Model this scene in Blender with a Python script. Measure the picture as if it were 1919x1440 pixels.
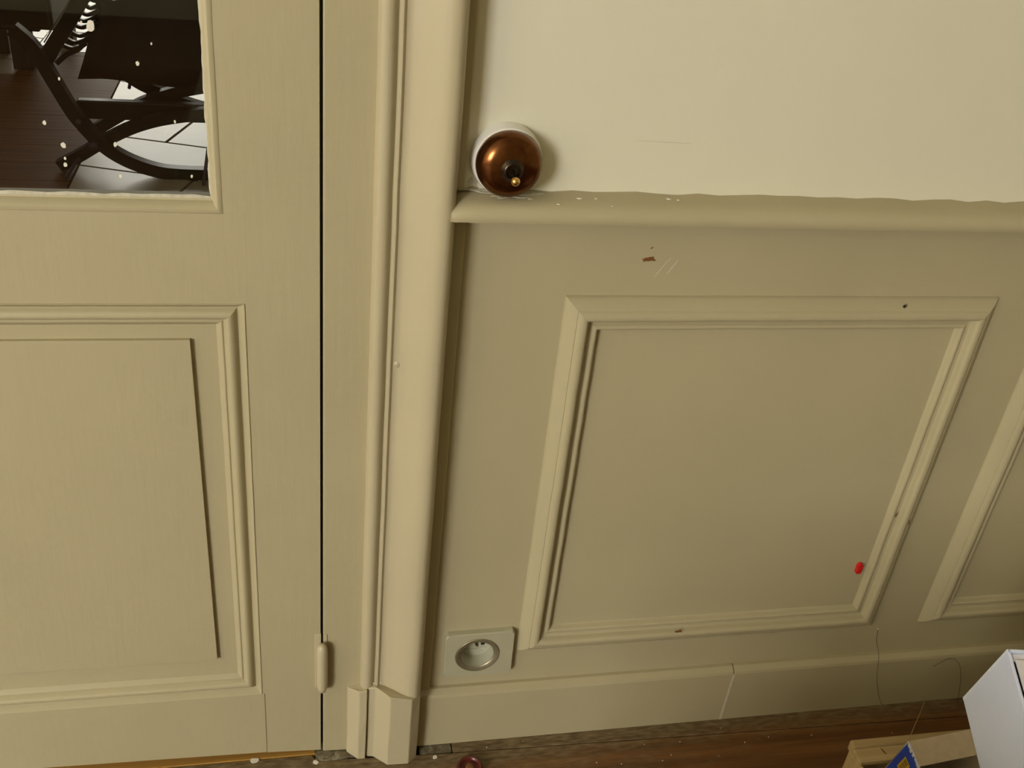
import bpy, bmesh, math, random
from mathutils import Vector, Matrix
random.seed(7)
S = bpy.context.scene
for o in list(bpy.data.objects):
    bpy.data.objects.remove(o, do_unlink=True)
COL = S.collection

# ------------------------------------------------------------------ camera
cd = bpy.data.cameras.new('camera'); cam = bpy.data.objects.new('camera', cd); COL.objects.link(cam)
cd.sensor_fit = 'HORIZONTAL'; cd.sensor_width = 36.0
cd.lens = 1903.3 / 1919.0 * 36.0
cd.clip_start = 0.02
_r = Vector((0.9783, -0.1832, 0.0968)); _d = Vector((-0.0152, -0.5293, -0.8483))
_r.normalize(); _f = _r.cross(_d); _f.normalize(); _d = _f.cross(_r)
cam.matrix_world = Matrix(((_r.x, -_d.x, -_f.x, -0.163), (_r.y, -_d.y, -_f.y, -0.834),
                           (_r.z, -_d.z, -_f.z, 1.0424), (0, 0, 0, 1)))
S.camera = cam

# ------------------------------------------------------------------ light, exposure
w = bpy.data.worlds.new('world'); S.world = w; w.use_nodes = True
bg = w.node_tree.nodes['Background']; bg.inputs[0].default_value = (0.75, 0.85, 1.0, 1); bg.inputs[1].default_value = 0.3
def area(name, loc, target, sx, sy, power, col):
    l = bpy.data.lights.new(name, 'AREA'); l.shape = 'RECTANGLE'; l.size = sx; l.size_y = sy
    l.energy = power; l.color = col
    o = bpy.data.objects.new(name, l); COL.objects.link(o); o.location = loc
    d = Vector(target) - Vector(loc)
    o.rotation_euler = d.to_track_quat('-Z', 'Y').to_euler()
    return o
# daylight entering through the window in the back wall of this room
area('window_daylight', (-3.25, -3.62, 1.62), (-3.25, 0, 1.62), 1.35, 1.45, 188, (1.0, 1.0, 1.02))
# daylight entering through the French window of the next room
area('french_window_daylight', (-1.2, 5.86, 1.15), (-1.2, 0, 1.15), 1.6, 2.0, 52, (1.0, 0.95, 0.85))
S.view_settings.view_transform = 'Standard'
S.view_settings.look = 'None'
S.view_settings.gamma = 1.0
S.view_settings.use_curve_mapping = False
S.view_settings.exposure = 0.0

# ------------------------------------------------------------------ materials
def mat(name):
    m = bpy.data.materials.new(name); m.use_nodes = True
    return m, m.node_tree, m.node_tree.nodes['Principled BSDF']
def nnode(nt, typ, **kw):
    n = nt.nodes.new(typ)
    for k, v in kw.items(): setattr(n, k, v)
    return n
def mapped(nt, scale):
    tc = nnode(nt, 'ShaderNodeTexCoord'); mp = nnode(nt, 'ShaderNodeMapping')
    mp.inputs['Scale'].default_value = scale
    nt.links.new(tc.outputs['Object'], mp.inputs[0]); return mp.outputs[0]
def noise(nt, scale, detail=3, vec=None, rough=0.5):
    n = nnode(nt, 'ShaderNodeTexNoise'); n.inputs['Scale'].default_value = scale
    n.inputs['Detail'].default_value = detail; n.inputs['Roughness'].default_value = rough
    if vec is not None: nt.links.new(vec, n.inputs['Vector'])
    return n.outputs['Fac']
def ramp(nt, fac, stops):
    r = nnode(nt, 'ShaderNodeValToRGB'); nt.links.new(fac, r.inputs[0])
    e = r.color_ramp.elements
    e[0].position, e[0].color = stops[0][0], (*stops[0][1], 1)
    e[1].position, e[1].color = stops[-1][0], (*stops[-1][1], 1)
    for p, c in stops[1:-1]:
        x = e.new(p); x.color = (*c, 1)
    return r.outputs[0]
def bump(nt, bsdf, h, strength, dist):
    b = nnode(nt, 'ShaderNodeBump'); b.inputs['Strength'].default_value = strength
    b.inputs['Distance'].default_value = dist
    nt.links.new(h, b.inputs['Height']); nt.links.new(b.outputs[0], bsdf.inputs['Normal'])
def simple(name, col, rough=0.5, metal=0.0, var=0.1, scale=40, bstr=0.0, bdist=0.0005, spec=0.5):
    m, nt, b = mat(name)
    vec = mapped(nt, (1, 1, 1))
    f = noise(nt, scale, 4, vec)
    lo = tuple(c * (1 - var) for c in col); hi = tuple(min(1, c * (1 + var)) for c in col)
    nt.links.new(ramp(nt, f, [(0.3, lo), (0.7, hi)]), b.inputs['Base Color'])
    b.inputs['Roughness'].default_value = rough; b.inputs['Metallic'].default_value = metal
    b.inputs['Specular IOR Level'].default_value = spec
    if bstr: bump(nt, b, f, bstr, bdist)
    return m
def painted(name, col, brush=(1, 1, 1), rough=0.42, var=0.035):
    """old brush-painted woodwork: patchy tone, brush ridges and lumps of old coats"""
    m, nt, b = mat(name)
    v1 = mapped(nt, (1, 1, 1)); v2 = mapped(nt, brush)
    f = noise(nt, 5, 4, v1)
    lo = tuple(c * (1 - var) for c in col); hi = tuple(c * (1 + var) for c in col)
    nt.links.new(ramp(nt, f, [(0.3, lo), (0.7, hi)]), b.inputs['Base Color'])
    b.inputs['Roughness'].default_value = rough
    b.inputs['Specular IOR Level'].default_value = 0.35
    a = noise(nt, 90, 3, v1); c = noise(nt, 60, 3, v2)
    ad = nnode(nt, 'ShaderNodeMath', operation='ADD'); nt.links.new(a, ad.inputs[0]); nt.links.new(c, ad.inputs[1])
    bump(nt, b, ad.outputs[0], 0.32, 0.0006)
    return m
PC = (0.43, 0.37, 0.215)
M = {}
M['paint_h'] = painted('cream_paint_brushed_across', PC, (0.25, 1, 3))
M['paint_v'] = painted('cream_paint_brushed_down', PC, (3, 1, 0.25))
M['paint_casing'] = painted('cream_gloss_paint', (0.475, 0.408, 0.25), (3, 1, 0.2), 0.38)
M['plaster'] = painted('ivory_wall_paint', (0.69, 0.65, 0.475), (1, 1, 1), 0.7, 0.012)
M['white_plaster'] = simple('bare_white_filler', (0.50, 0.46, 0.34), 0.9, var=0.2, scale=150, bstr=0.6)
M['chip_wood'] = simple('bare_brown_wood', (0.17, 0.065, 0.012), 0.8, var=0.35, scale=400)
M['scratch'] = simple('pale_scratch', (0.56, 0.5, 0.36), 0.8, var=0.1, scale=300)
M['dark_hole'] = simple('dark_hole', (0.02, 0.015, 0.008), 0.9)
M['porcelain'] = simple('white_porcelain', (0.80, 0.77, 0.66), 0.12, var=0.02, spec=0.6)
M['brass'] = simple('yellow_brass', (0.72, 0.47, 0.14), 0.22, 1.0, var=0.08, scale=200)
M['black_brass'] = simple('blackened_brass', (0.055, 0.04, 0.025), 0.28, 0.9, var=0.3, scale=120)
M['plastic_grey'] = simple('pale_grey_plastic', (0.408, 0.382, 0.245), 0.42, var=0.02)
M['ring_metal'] = simple('brushed_nickel', (0.34, 0.30, 0.19), 0.4, 0.7, var=0.05, scale=200)
M['well'] = simple('grey_socket_well', (0.40, 0.385, 0.27), 0.3, var=0.02)
M['pin'] = simple('shiny_earth_pin', (0.8, 0.78, 0.7), 0.15, 1.0, var=0.03)
M['red'] = simple('red_plastic', (0.62, 0.012, 0.014), 0.35, var=0.1, scale=200)
M['red_brown'] = simple('dark_red_lacquer', (0.10, 0.016, 0.009), 0.3, var=0.25, scale=150)
M['white_card'] = simple('lilac_white_card', (0.74, 0.79, 0.95), 0.6, var=0.015, scale=60)
M['white_card_top'] = simple('pinkish_white_card', (0.76, 0.72, 0.72), 0.6, var=0.02, scale=60)
M['card_edge'] = simple('bare_card_edge', (0.78, 0.83, 0.92), 0.8, var=0.05, scale=200)
M['kraft'] = simple('grey_brown_board', (0.36, 0.275, 0.155), 0.8, var=0.07, scale=120, bstr=0.2)
M['torn'] = simple('torn_white_board', (0.50, 0.50, 0.48), 0.9, var=0.12, scale=200)
M['blue'] = simple('printed_blue', (0.018, 0.055, 0.36), 0.45, var=0.15, scale=100)
M['yellow'] = simple('printed_yellow', (0.50, 0.33, 0.02), 0.5, var=0.08, scale=100)
M['ink'] = simple('printed_dark_brown', (0.06, 0.025, 0.01), 0.6, var=0.1)
M['wall_line'] = simple('faint_wall_scuff', (0.58, 0.52, 0.36), 0.8)
M['hair'] = simple('dark_thread', (0.04, 0.025, 0.022), 0.6)
M['straw'] = simple('dry_straw', (0.42, 0.30, 0.09), 0.6)
M['chair_wood'] = simple('black_stained_wood', (0.010, 0.009, 0.008), 0.4, var=0.3, scale=30)
M['leather'] = simple('dark_brown_leather', (0.011, 0.0072, 0.0048), 0.6, var=0.3, scale=12)
M['dark_furniture'] = simple('dark_oak', (0.028, 0.022, 0.016), 0.5, var=0.2, scale=10)
M['rod'] = simple('purple_grey_rod', (0.10, 0.07, 0.12), 0.4, 0.3)
M['seam'] = simple('pale_seam', (0.16, 0.15, 0.11), 0.5)
M['white_paint'] = simple('white_paint_spots', (0.75, 0.70, 0.55), 0.6, var=0.05)
M['grout'] = simple('brown_grout', (0.20, 0.155, 0.11), 0.9, var=0.1)
M['next_wall'] = simple('next_room_wall', (0.5, 0.45, 0.36), 0.8, var=0.03)
M['ceiling'] = simple('white_ceiling', (0.72, 0.69, 0.6), 0.9, var=0.02)

def copper():
    m, nt, b = mat('aged_copper')
    v = mapped(nt, (1, 1, 1))
    f = noise(nt, 90, 5, v)
    nt.links.new(ramp(nt, f, [(0.25, (0.105, 0.036, 0.010)), (0.75, (0.20, 0.082, 0.026))]), b.inputs['Base Color'])
    b.inputs['Metallic'].default_value = 0.95; b.inputs['Roughness'].default_value = 0.2
    return m
M['copper'] = copper()

def wood(name, c0, c1, c2, rough=0.5, grain=(1.6, 45, 45), dirt=False, spec=0.35):
    m, nt, b = mat(name)
    v = mapped(nt, grain)
    f = noise(nt, 1.6, 8, v, 0.62)
    col = ramp(nt, f, [(0.28, c0), (0.5, c1), (0.72, c2)])
    if dirt:
        # worn, dusty, paint-spattered margin along the skirting
        tc = nnode(nt, 'ShaderNodeTexCoord'); sx = nnode(nt, 'ShaderNodeSeparateXYZ')
        nt.links.new(tc.outputs['Object'], sx.inputs[0])
        my = nnode(nt, 'ShaderNodeMapRange'); my.inputs[1].default_value = -0.050; my.inputs[2].default_value = -0.014
        nt.links.new(sx.outputs[1], my.inputs[0])
        mx = nnode(nt, 'ShaderNodeMapRange'); mx.inputs[1].default_value = 0.46; mx.inputs[2].default_value = 0.0
        nt.links.new(sx.outputs[0], mx.inputs[0])
        nz = noise(nt, 22, 6, mapped(nt, (1, 3, 1)), 0.7)
        a = nnode(nt, 'ShaderNodeMath', operation='MULTIPLY_ADD'); a.inputs[1].default_value = 0.8
        nt.links.new(mx.outputs[0], a.inputs[0]); nt.links.new(my.outputs[0], a.inputs[2])
        a2 = nnode(nt, 'ShaderNodeMath', operation='MULTIPLY_ADD'); a2.inputs[1].default_value = 1.7
        a2.inputs[2].default_value = -0.95
        nt.links.new(nz, a2.inputs[0])
        s = nnode(nt, 'ShaderNodeMath', operation='ADD', use_clamp=True)
        nt.links.new(a.outputs[0], s.inputs[0]); nt.links.new(a2.outputs[0], s.inputs[1])
        far = nnode(nt, 'ShaderNodeMapRange'); far.inputs[1].default_value = -0.32; far.inputs[2].default_value = -0.08
        far.inputs[3].default_value = 0.1; far.inputs[4].default_value = 0.8
        nt.links.new(sx.outputs[1], far.inputs[0])
        k = nnode(nt, 'ShaderNodeMath', operation='MULTIPLY')
        nt.links.new(s.outputs[0], k.inputs[0]); nt.links.new(far.outputs[0], k.inputs[1])
        dcol = ramp(nt, noise(nt, 60, 5, mapped(nt, (1, 4, 1))), [(0.3, (0.075, 0.055, 0.025)), (0.7, (0.24, 0.185, 0.095))])
        mixn = nnode(nt, 'ShaderNodeMixRGB'); nt.links.new(k.outputs[0], mixn.inputs[0])
        nt.links.new(col, mixn.inputs[1]); nt.links.new(dcol, mixn.inputs[2]); col = mixn.outputs[0]
    nt.links.new(col, b.inputs['Base Color'])
    b.inputs['Roughness'].default_value = rough
    b.inputs['Specular IOR Level'].default_value = spec
    bump(nt, b, f, 0.35, 0.001)
    return m
M['floor'] = wood('old_floorboard', (0.075, 0.030, 0.008), (0.15, 0.062, 0.015), (0.24, 0.105, 0.028), 0.5, dirt=True)
M['next_floor'] = wood('brown_floorboard', (0.085, 0.031, 0.005), (0.135, 0.053, 0.009), (0.19, 0.080, 0.015), 0.6, spec=0.12)
M['threshold'] = wood('orange_pine', (0.26, 0.13, 0.022), (0.38, 0.20, 0.04), (0.48, 0.27, 0.06), 0.5)
M['crate'] = wood('pale_softwood', (0.37, 0.26, 0.11), (0.46, 0.33, 0.15), (0.55, 0.41, 0.20), 0.7)
def dirty():
    m, nt, b = mat('grimy_plaster')
    f = noise(nt, 70, 6, mapped(nt, (1, 1, 1)), 0.7)
    nt.links.new(ramp(nt, f, [(0.3, (0.05, 0.038, 0.02)), (0.52, (0.16, 0.13, 0.07)), (0.78, (0.42, 0.38, 0.28))]), b.inputs['Base Color'])
    b.inputs['Roughness'].default_value = 0.8; bump(nt, b, f, 0.6, 0.002)
    return m
M['grime'] = dirty()
def tile():
    m, nt, b = mat('pale_stone_tile')
    f = noise(nt, 6, 5, mapped(nt, (1, 1, 1)))
    nt.links.new(ramp(nt, f, [(0.3, (0.50, 0.425, 0.32)), (0.7, (0.64, 0.56, 0.44))]), b.inputs['Base Color'])
    b.inputs['Roughness'].default_value = 0.35
    return m
M['tile'] = tile()
def glass():
    m = bpy.data.materials.new('window_glass'); m.use_nodes = True; nt = m.node_tree
    nt.nodes.remove(nt.nodes['Principled BSDF']); out = nt.nodes['Material Output']
    t = nnode(nt, 'ShaderNodeBsdfTransparent'); t.inputs[0].default_value = (0.93, 0.94, 0.92, 1)
    g = nnode(nt, 'ShaderNodeBsdfGlossy'); g.inputs['Roughness'].default_value = 0.01
    f = nnode(nt, 'ShaderNodeFresnel'); f.inputs[0].default_value = 1.5
    mx = nnode(nt, 'ShaderNodeMixShader')
    nt.links.new(f.outputs[0], mx.inputs[0]); nt.links.new(t.outputs[0], mx.inputs[1]); nt.links.new(g.outputs[0], mx.inputs[2])
    nt.links.new(mx.outputs[0], out.inputs[0]); return m
M['glass'] = glass()

# ------------------------------------------------------------------ builders
def link(name, me, m, parent=None, smooth=None):
    if m is not None: me.materials.append(M[m] if isinstance(m, str) else m)
    if smooth is not None:
        me.polygons.foreach_set('use_smooth', [True] * len(me.polygons))
        me.set_sharp_from_angle(angle=math.radians(smooth))
    o = bpy.data.objects.new(name, me); COL.objects.link(o)
    if parent is not None: o.parent = parent
    return o
def mesh(name, v, f, m, parent=None, smooth=None):
    me = bpy.data.meshes.new(name); me.from_pydata([tuple(p) for p in v], [], f)
    bm = bmesh.new(); bm.from_mesh(me)
    bmesh.ops.recalc_face_normals(bm, faces=bm.faces); bm.to_mesh(me); bm.free()
    me.update()
    return link(name, me, m, parent, smooth)
def box(name, a, b, m, parent=None, bev=0.0, seg=2):
    x0, y0, z0 = a; x1, y1, z1 = b
    v = [(x0, y0, z0), (x1, y0, z0), (x1, y1, z0), (x0, y1, z0), (x0, y0, z1), (x1, y0, z1), (x1, y1, z1), (x0, y1, z1)]
    f = [(0, 3, 2, 1), (4, 5, 6, 7), (0, 1, 5, 4), (1, 2, 6, 5), (2, 3, 7, 6), (3, 0, 4, 7)]
    return hexa(name, v, m, parent, bev, seg)
HF = [(0, 3, 2, 1), (4, 5, 6, 7), (0, 1, 5, 4), (1, 2, 6, 5), (2, 3, 7, 6), (3, 0, 4, 7)]
def hexa(name, v, m, parent=None, bev=0.0, seg=2):
    me = bpy.data.meshes.new(name); bm = bmesh.new()
    vs = [bm.verts.new(p) for p in v]
    for f in HF: bm.faces.new([vs[i] for i in f])
    bmesh.ops.recalc_face_normals(bm, faces=bm.faces)
    if bev: bmesh.ops.bevel(bm, geom=list(bm.edges), offset=bev, segments=seg, affect='EDGES', profile=0.5)
    bm.to_mesh(me); bm.free()
    return link(name, me, m, parent)
def obox(name, o, e1, e2, e3, m, parent=None, bev=0.0):
    """box with corner o and edge vectors"""
    o, e1, e2, e3 = map(Vector, (o, e1, e2, e3))
    v = [o, o + e1, o + e1 + e2, o + e2, o + e3, o + e1 + e3, o + e1 + e2 + e3, o + e2 + e3]
    return hexa(name, v, m, parent, bev)
def empty(name, loc=(0, 0, 0)):
    o = bpy.data.objects.new(name, None); COL.objects.link(o); o.location = loc; o.empty_display_size = 0.05
    return o
def tag(o, label=None, cat=None, group=None, kind=None):
    if label: o['label'] = label
    if cat: o['category'] = cat
    if group: o['group'] = group
    if kind: o['kind'] = kind
    return o
def chaikin(p, n=1):
    for _ in range(n):
        q = [p[0]]
        for a, b in zip(p[:-1], p[1:]):
            q.append((a[0] * .75 + b[0] * .25, a[1] * .75 + b[1] * .25))
            q.append((a[0] * .25 + b[0] * .75, a[1] * .25 + b[1] * .75))
        q.append(p[-1]); p = q
    return p
def moulding(name, P0, P1, inward, prof, m, parent, m0=1, m1=1, back=0.004, wob=0.0):
    """one straight mitred length; prof = (distance inward from the outer edge, height out of the wall)"""
    P0, P1, n = Vector(P0), Vector(P1), Vector(inward); t = (P1 - P0).normalized(); out = Vector((0, -1, 0))
    pr = list(prof) + [(prof[-1][0], -back), (prof[0][0], -back)]
    k = len(pr); L = (P1 - P0).length; nseg = max(2, int(L / 0.03)) if wob else 1
    v = []; f = []
    rows = []
    for i in range(nseg + 1):
        u = i / nseg
        dx = random.uniform(-wob, wob); dy = random.uniform(-wob, wob)
        if i in (0, nseg): dx = dy = 0
        row = []
        for j, (a, h) in enumerate(pr):
            s0 = P0 + t * a * m0; s1 = P1 - t * a * m1
            q = s0.lerp(s1, u) + n * (a + dx) + out * (h + (dy if j < k - 2 else 0))
            row.append(len(v)); v.append(q)
        rows.append(row)
    for r0, r1 in zip(rows[:-1], rows[1:]):
        for j in range(k):
            f.append((r0[j], r0[(j + 1) % k], r1[(j + 1) % k], r1[j]))
    f.append(tuple(rows[0])); f.append(tuple(reversed(rows[-1])))
    return mesh(name, v, f, m, parent, 38)
def lathe(name, prof, c, m, parent, n=48, axis='y', smooth=50, cap=True):
    """prof = (radius, offset towards the room along -Y) or (radius, height) for axis z"""
    v = []; f = []
    for r, h in prof:
        for i in range(n):
            a = 2 * math.pi * i / n
            if axis == 'y': v.append((c[0] + r * math.cos(a), c[1] - h, c[2] + r * math.sin(a)))
            else: v.append((c[0] + r * math.cos(a), c[1] + r * math.sin(a), c[2] + h))
    for j in range(len(prof) - 1):
        for i in range(n):
            i2 = (i + 1) % n
            f.append((j * n + i, j * n + i2, (j + 1) * n + i2, (j + 1) * n + i))
    if cap:
        f.append(tuple(range(n))); f.append(tuple(range((len(prof) - 1) * n, len(prof) * n)))
    return mesh(name, v, f, m, parent, smooth)
def spline(pts, n=8):
    out = []; P = [Vector(p) for p in pts]
    for i in range(len(P) - 1):
        a, b, c, d = P[max(i - 1, 0)], P[i], P[i + 1], P[min(i + 2, len(P) - 1)]
        for k in range(n):
            t = k / n
            out.append(0.5 * ((2 * b) + (c - a) * t + (2 * a - 5 * b + 4 * c - d) * t * t + (3 * b - a - 3 * c + d) * t ** 3))
    out.append(P[-1]); return out
def tube(name, pts, rad, m, parent=None, n=8, sub=6, rads=None):
    P = spline(pts, sub) if sub else [Vector(p) for p in pts]
    v = []; f = []
    for i, p in enumerate(P):
        t = (P[min(i + 1, len(P) - 1)] - P[max(i - 1, 0)]).normalized()
        a = t.cross(Vector((0.13, 0.31, 0.94)))
        a.normalize(); b = t.cross(a)
        r = rad
        for k in range(n):
            th = 2 * math.pi * k / n
            v.append(p + a * r * math.cos(th) + b * r * math.sin(th))
    for i in range(len(P) - 1):
        for k in range(n):
            k2 = (k + 1) % n
            f.append((i * n + k, i * n + k2, (i + 1) * n + k2, (i + 1) * n + k))
    f.append(tuple(range(n))); f.append(tuple(range((len(P) - 1) * n, len(P) * n)))
    return mesh(name, v, f, m, parent, 60)
def strap(name, pts, wd, dep, m, parent, sub=6):
    """flat bar of width wd lying in an upright plane facing the door, depth dep along Y"""
    P = spline(pts, sub); v = []; f = []
    for i, p in enumerate(P):
        t = P[min(i + 1, len(P) - 1)] - P[max(i - 1, 0)]; t.y = 0; t.normalize()
        nrm = Vector((-t.z, 0, t.x)) * wd / 2; y = Vector((0, dep / 2, 0))
        v += [p + nrm - y, p - nrm - y, p - nrm + y, p + nrm + y]
    for i in range(len(P) - 1):
        for k in range(4):
            f.append((i * 4 + k, i * 4 + (k + 1) % 4, i * 4 + 4 + (k + 1) % 4, i * 4 + 4 + k))
    f.append((0, 1, 2, 3)); k = (len(P) - 1) * 4; f.append((k, k + 1, k + 2, k + 3))
    return mesh(name, v, f, m, parent, 30)
def blot(name, c, rx, rz, m, parent, y=0.0, n=14, jag=0.45, rot=0.0, th=0.0004, normal='y'):
    """thin irregular flake or spot lying on a wall face (normal y) or on a level face (normal z)"""
    v = []
    for i in range(n):
        a = 2 * math.pi * i / n; s = 1 + random.uniform(-jag, jag)
        dx = rx * s * math.cos(a); dz = rz * s * math.sin(a)
        ux = dx * math.cos(rot) - dz * math.sin(rot); uz = dx * math.sin(rot) + dz * math.cos(rot)
        v.append((ux, uz))
    if normal == 'y': vv = [(c[0] + a, y, c[1] + b) for a, b in v] + [(c[0] + a, y - th, c[1] + b) for a, b in v]
    else: vv = [(c[0] + a, c[1] + b, y) for a, b in v] + [(c[0] + a, c[1] + b, y + th) for a, b in v]
    f = [tuple(range(n)), tuple(range(n, 2 * n))] + [(i, (i + 1) % n, n + (i + 1) % n, n + i) for i in range(n)]
    return mesh(name, vv, f, m, parent)
def cut_cylinder(o, c, r, y0, y1):
    v = []; n = 48
    for y in (y0, y1):
        for i in range(n):
            a = 2 * math.pi * i / n; v.append((c[0] + r * math.cos(a), y, c[1] + r * math.sin(a)))
    f = [tuple(range(n)), tuple(range(n, 2 * n))] + [(i, (i + 1) % n, n + (i + 1) % n, n + i) for i in range(n)]
    cu = mesh('cutter', v, f, None)
    md = o.modifiers.new('cut', 'BOOLEAN'); md.object = cu; md.operation = 'DIFFERENCE'; md.solver = 'EXACT'
    bpy.context.view_layer.update()
    me = bpy.data.meshes.new_from_object(o.evaluated_get(bpy.context.evaluated_depsgraph_get()))
    o.modifiers.clear(); o.data = me
    bpy.data.objects.remove(cu, do_unlink=True)

XL, XR, YB, ZC = -4.3, 2.6, -3.7, 2.7       # this room
YN = 6.0                                    # far wall of the next room
DY = -0.008                                 # face of the door leaf and of its frame
DL, DR = -0.93, -0.1422                     # door leaf

# ------------------------------------------------------------------ room shell
wf = tag(empty('wall_front'), 'ivory painted wall above cream panelled wainscot', 'wall', kind='structure')
box('wall_core', (-0.10, 0.014, 0), (XR, 0.10, ZC), 'plaster', wf)
box('wall_core', (XL, 0.014, 0), (DL - 0.06, 0.10, ZC), 'plaster', wf)
box('wall_core', (DL - 0.06, 0.014, 2.13), (-0.10, 0.10, ZC), 'plaster', wf)
plaster = box('upper_plaster', (-0.05, 0.0, 0.719), (XR, 0.014, ZC), 'plaster', wf)
box('upper_plaster', (XL, 0.0, 0.0), (DL - 0.11, 0.014, ZC), 'plaster', wf)
box('upper_plaster', (DL - 0.11, 0.0, 2.18), (-0.05, 0.014, ZC), 'plaster', wf)
dado = box('wainscot_board', (-0.05, 0.0, 0.0), (XR, 0.014, 0.719), 'paint_h', wf)
SO = (0.0385, 0.1485)                       # socket axis
cut_cylinder(dado, SO, 0.0255, -0.01, 0.0135)

tag(box('wall_left', (XL - 0.1, YB, 0), (XL, 0.0, ZC), 'plaster'), 'plain ivory wall on the left of this room', 'wall', kind='structure')
tag(box('wall_right', (XR, YB, 0), (XR + 0.1, 0.0, ZC), 'plaster'), 'plain ivory wall on the right of this room', 'wall', kind='structure')
wb = tag(empty('wall_back'), 'ivory wall with the daylight window', 'wall', kind='structure')
WX0, WX1, WZ0, WZ1 = -3.95, -2.55, 0.87, 2.37
box('wall_piece', (XL, YB - 0.1, 0), (WX0, YB, ZC), 'plaster', wb); box('wall_piece', (WX1, YB - 0.1, 0), (XR, YB, ZC), 'plaster', wb)
box('wall_piece', (WX0, YB - 0.1, 0), (WX1, YB, WZ0), 'plaster', wb); box('wall_piece', (WX0, YB - 0.1, WZ1), (WX1, YB, ZC), 'plaster', wb)
w1 = tag(empty('window_1', (WX0, YB, WZ0)), 'white framed window letting in daylight', 'window', kind='structure')
def wbox(n, a, b, m, p, bev=0.004):
    o = box(n, tuple(Vector(a) - p.location), tuple(Vector(b) - p.location), m, p, bev); return o
for a, b in (((WX0, YB - .07, WZ0), (WX0 + .05, YB - .02, WZ1)), ((WX1 - .05, YB - .07, WZ0), (WX1, YB - .02, WZ1)),
             ((WX0, YB - .07, WZ0), (WX1, YB - .02, WZ0 + .05)), ((WX0, YB - .07, WZ1 - .05), (WX1, YB - .02, WZ1)),
             ((-3.275, YB - .07, WZ0), (-3.225, YB - .02, WZ1))):
    wbox('frame_bar', a, b, 'plaster', w1)
wbox('pane', (WX0 + .05, YB - .048, WZ0 + .05), (-3.275, YB - .044, WZ1 - .05), 'glass', w1, 0)
wbox('pane', (-3.225, YB - .048, WZ0 + .05), (WX1 - .05, YB - .044, WZ1 - .05), 'glass', w1, 0)

tag(box('ceiling', (XL - .1, YB - .1, ZC), (XR + .1, YN + .1, ZC + .1), 'ceiling'), 'plain white ceiling over both rooms', 'ceiling', kind='structure')

# next room seen through the door glass
tag(box('wall_left', (XL - 0.1, 0.0, 0), (XL, YN, ZC), 'next_wall'), 'pale left wall of the room beyond the door', 'wall', kind='structure')
tag(box('wall_right', (XR, 0.0, 0), (XR + .1, YN, ZC), 'next_wall'), 'pale right wall of the room beyond the door', 'wall', kind='structure')
wn = tag(empty('wall_back'), 'far wall of the room beyond the door', 'wall', kind='structure')
FX0, FX1, FZ1 = -2.05, -0.35, 2.2
box('wall_piece', (XL, YN, 0), (FX0, YN + .1, ZC), 'next_wall', wn); box('wall_piece', (FX1, YN, 0), (XR, YN + .1, ZC), 'next_wall', wn)
box('wall_piece', (FX0, YN, FZ1), (FX1, YN + .1, ZC), 'next_wall', wn)
w2 = tag(empty('window_2', (FX0, YN, 0)), 'French window at the far end of the room beyond the door', 'window', kind='structure')
for a, b in (((FX0, YN + .02, 0), (FX0 + .06, YN + .07, FZ1)), ((FX1 - .06, YN + .02, 0), (FX1, YN + .07, FZ1)),
             ((FX0, YN + .02, 0), (FX1, YN + .07, .1)), ((FX0, YN + .02, FZ1 - .06), (FX1, YN + .07, FZ1)),
             ((-1.23, YN + .02, 0), (-1.17, YN + .07, FZ1))):
    wbox('frame_bar', a, b, 'plaster', w2)
wbox('pane', (FX0 + .06, YN + .042, .1), (-1.23, YN + .046, FZ1 - .06), 'glass', w2, 0)
wbox('pane', (-1.17, YN + .042, .1), (FX1 - .06, YN + .046, FZ1 - .06), 'glass', w2, 0)

# ------------------------------------------------------------------ floor
fl = tag(empty('floor'), 'old brown board floor, worn and paint-spattered by the wall', 'floor', kind='structure')
box('subfloor', (XL, YB, -0.06), (XR, YN, -0.024), 'dark_hole', fl)
def board(x0, x1, yn, yf, m='floor', bev=0.0006, dz=0.0):
    """yn/yf = near and far edge heights at x=0 with a common slant"""
    v = []
    for z in (-0.024, dz):
        for x, e in ((x0, yn), (x1, yn), (x1, yf), (x0, yf)):
            v.append((x, e(x) if callable(e) else e, z))
    return hexa('floorboard', v, m, fl, bev, 1)
j = lambda x: -0.0250 - 0.0235 * (x - 0.017)
jj = lambda x: j(x) - 0.0016
board(0.0175, XR, j, -0.0005)                        # narrow strip against the skirting
board(-0.0235, 0.0165, lambda x: -0.0238, -0.0005, 'grime', 0.0012, -0.001)   # short dirty offcut beside the plinth
board(XL, -0.60, -0.021, 0.0)
edges = [-0.147, -0.262, -0.371, -0.489, -0.603, -0.712, -0.83]
while edges[-1] > YB + 0.12: edges.append(edges[-1] - random.uniform(.105, .12))
edges.append(YB)
def top0(x): return -0.0222 if x < 0.0 else jj(x)
v = []
for z in (-0.024, 0.0):
    for x, y in ((-0.60, -0.148), (0.85, -0.148), (0.85, jj(0.85)), (-0.60, -0.0125)): v.append((x, y, z))
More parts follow.
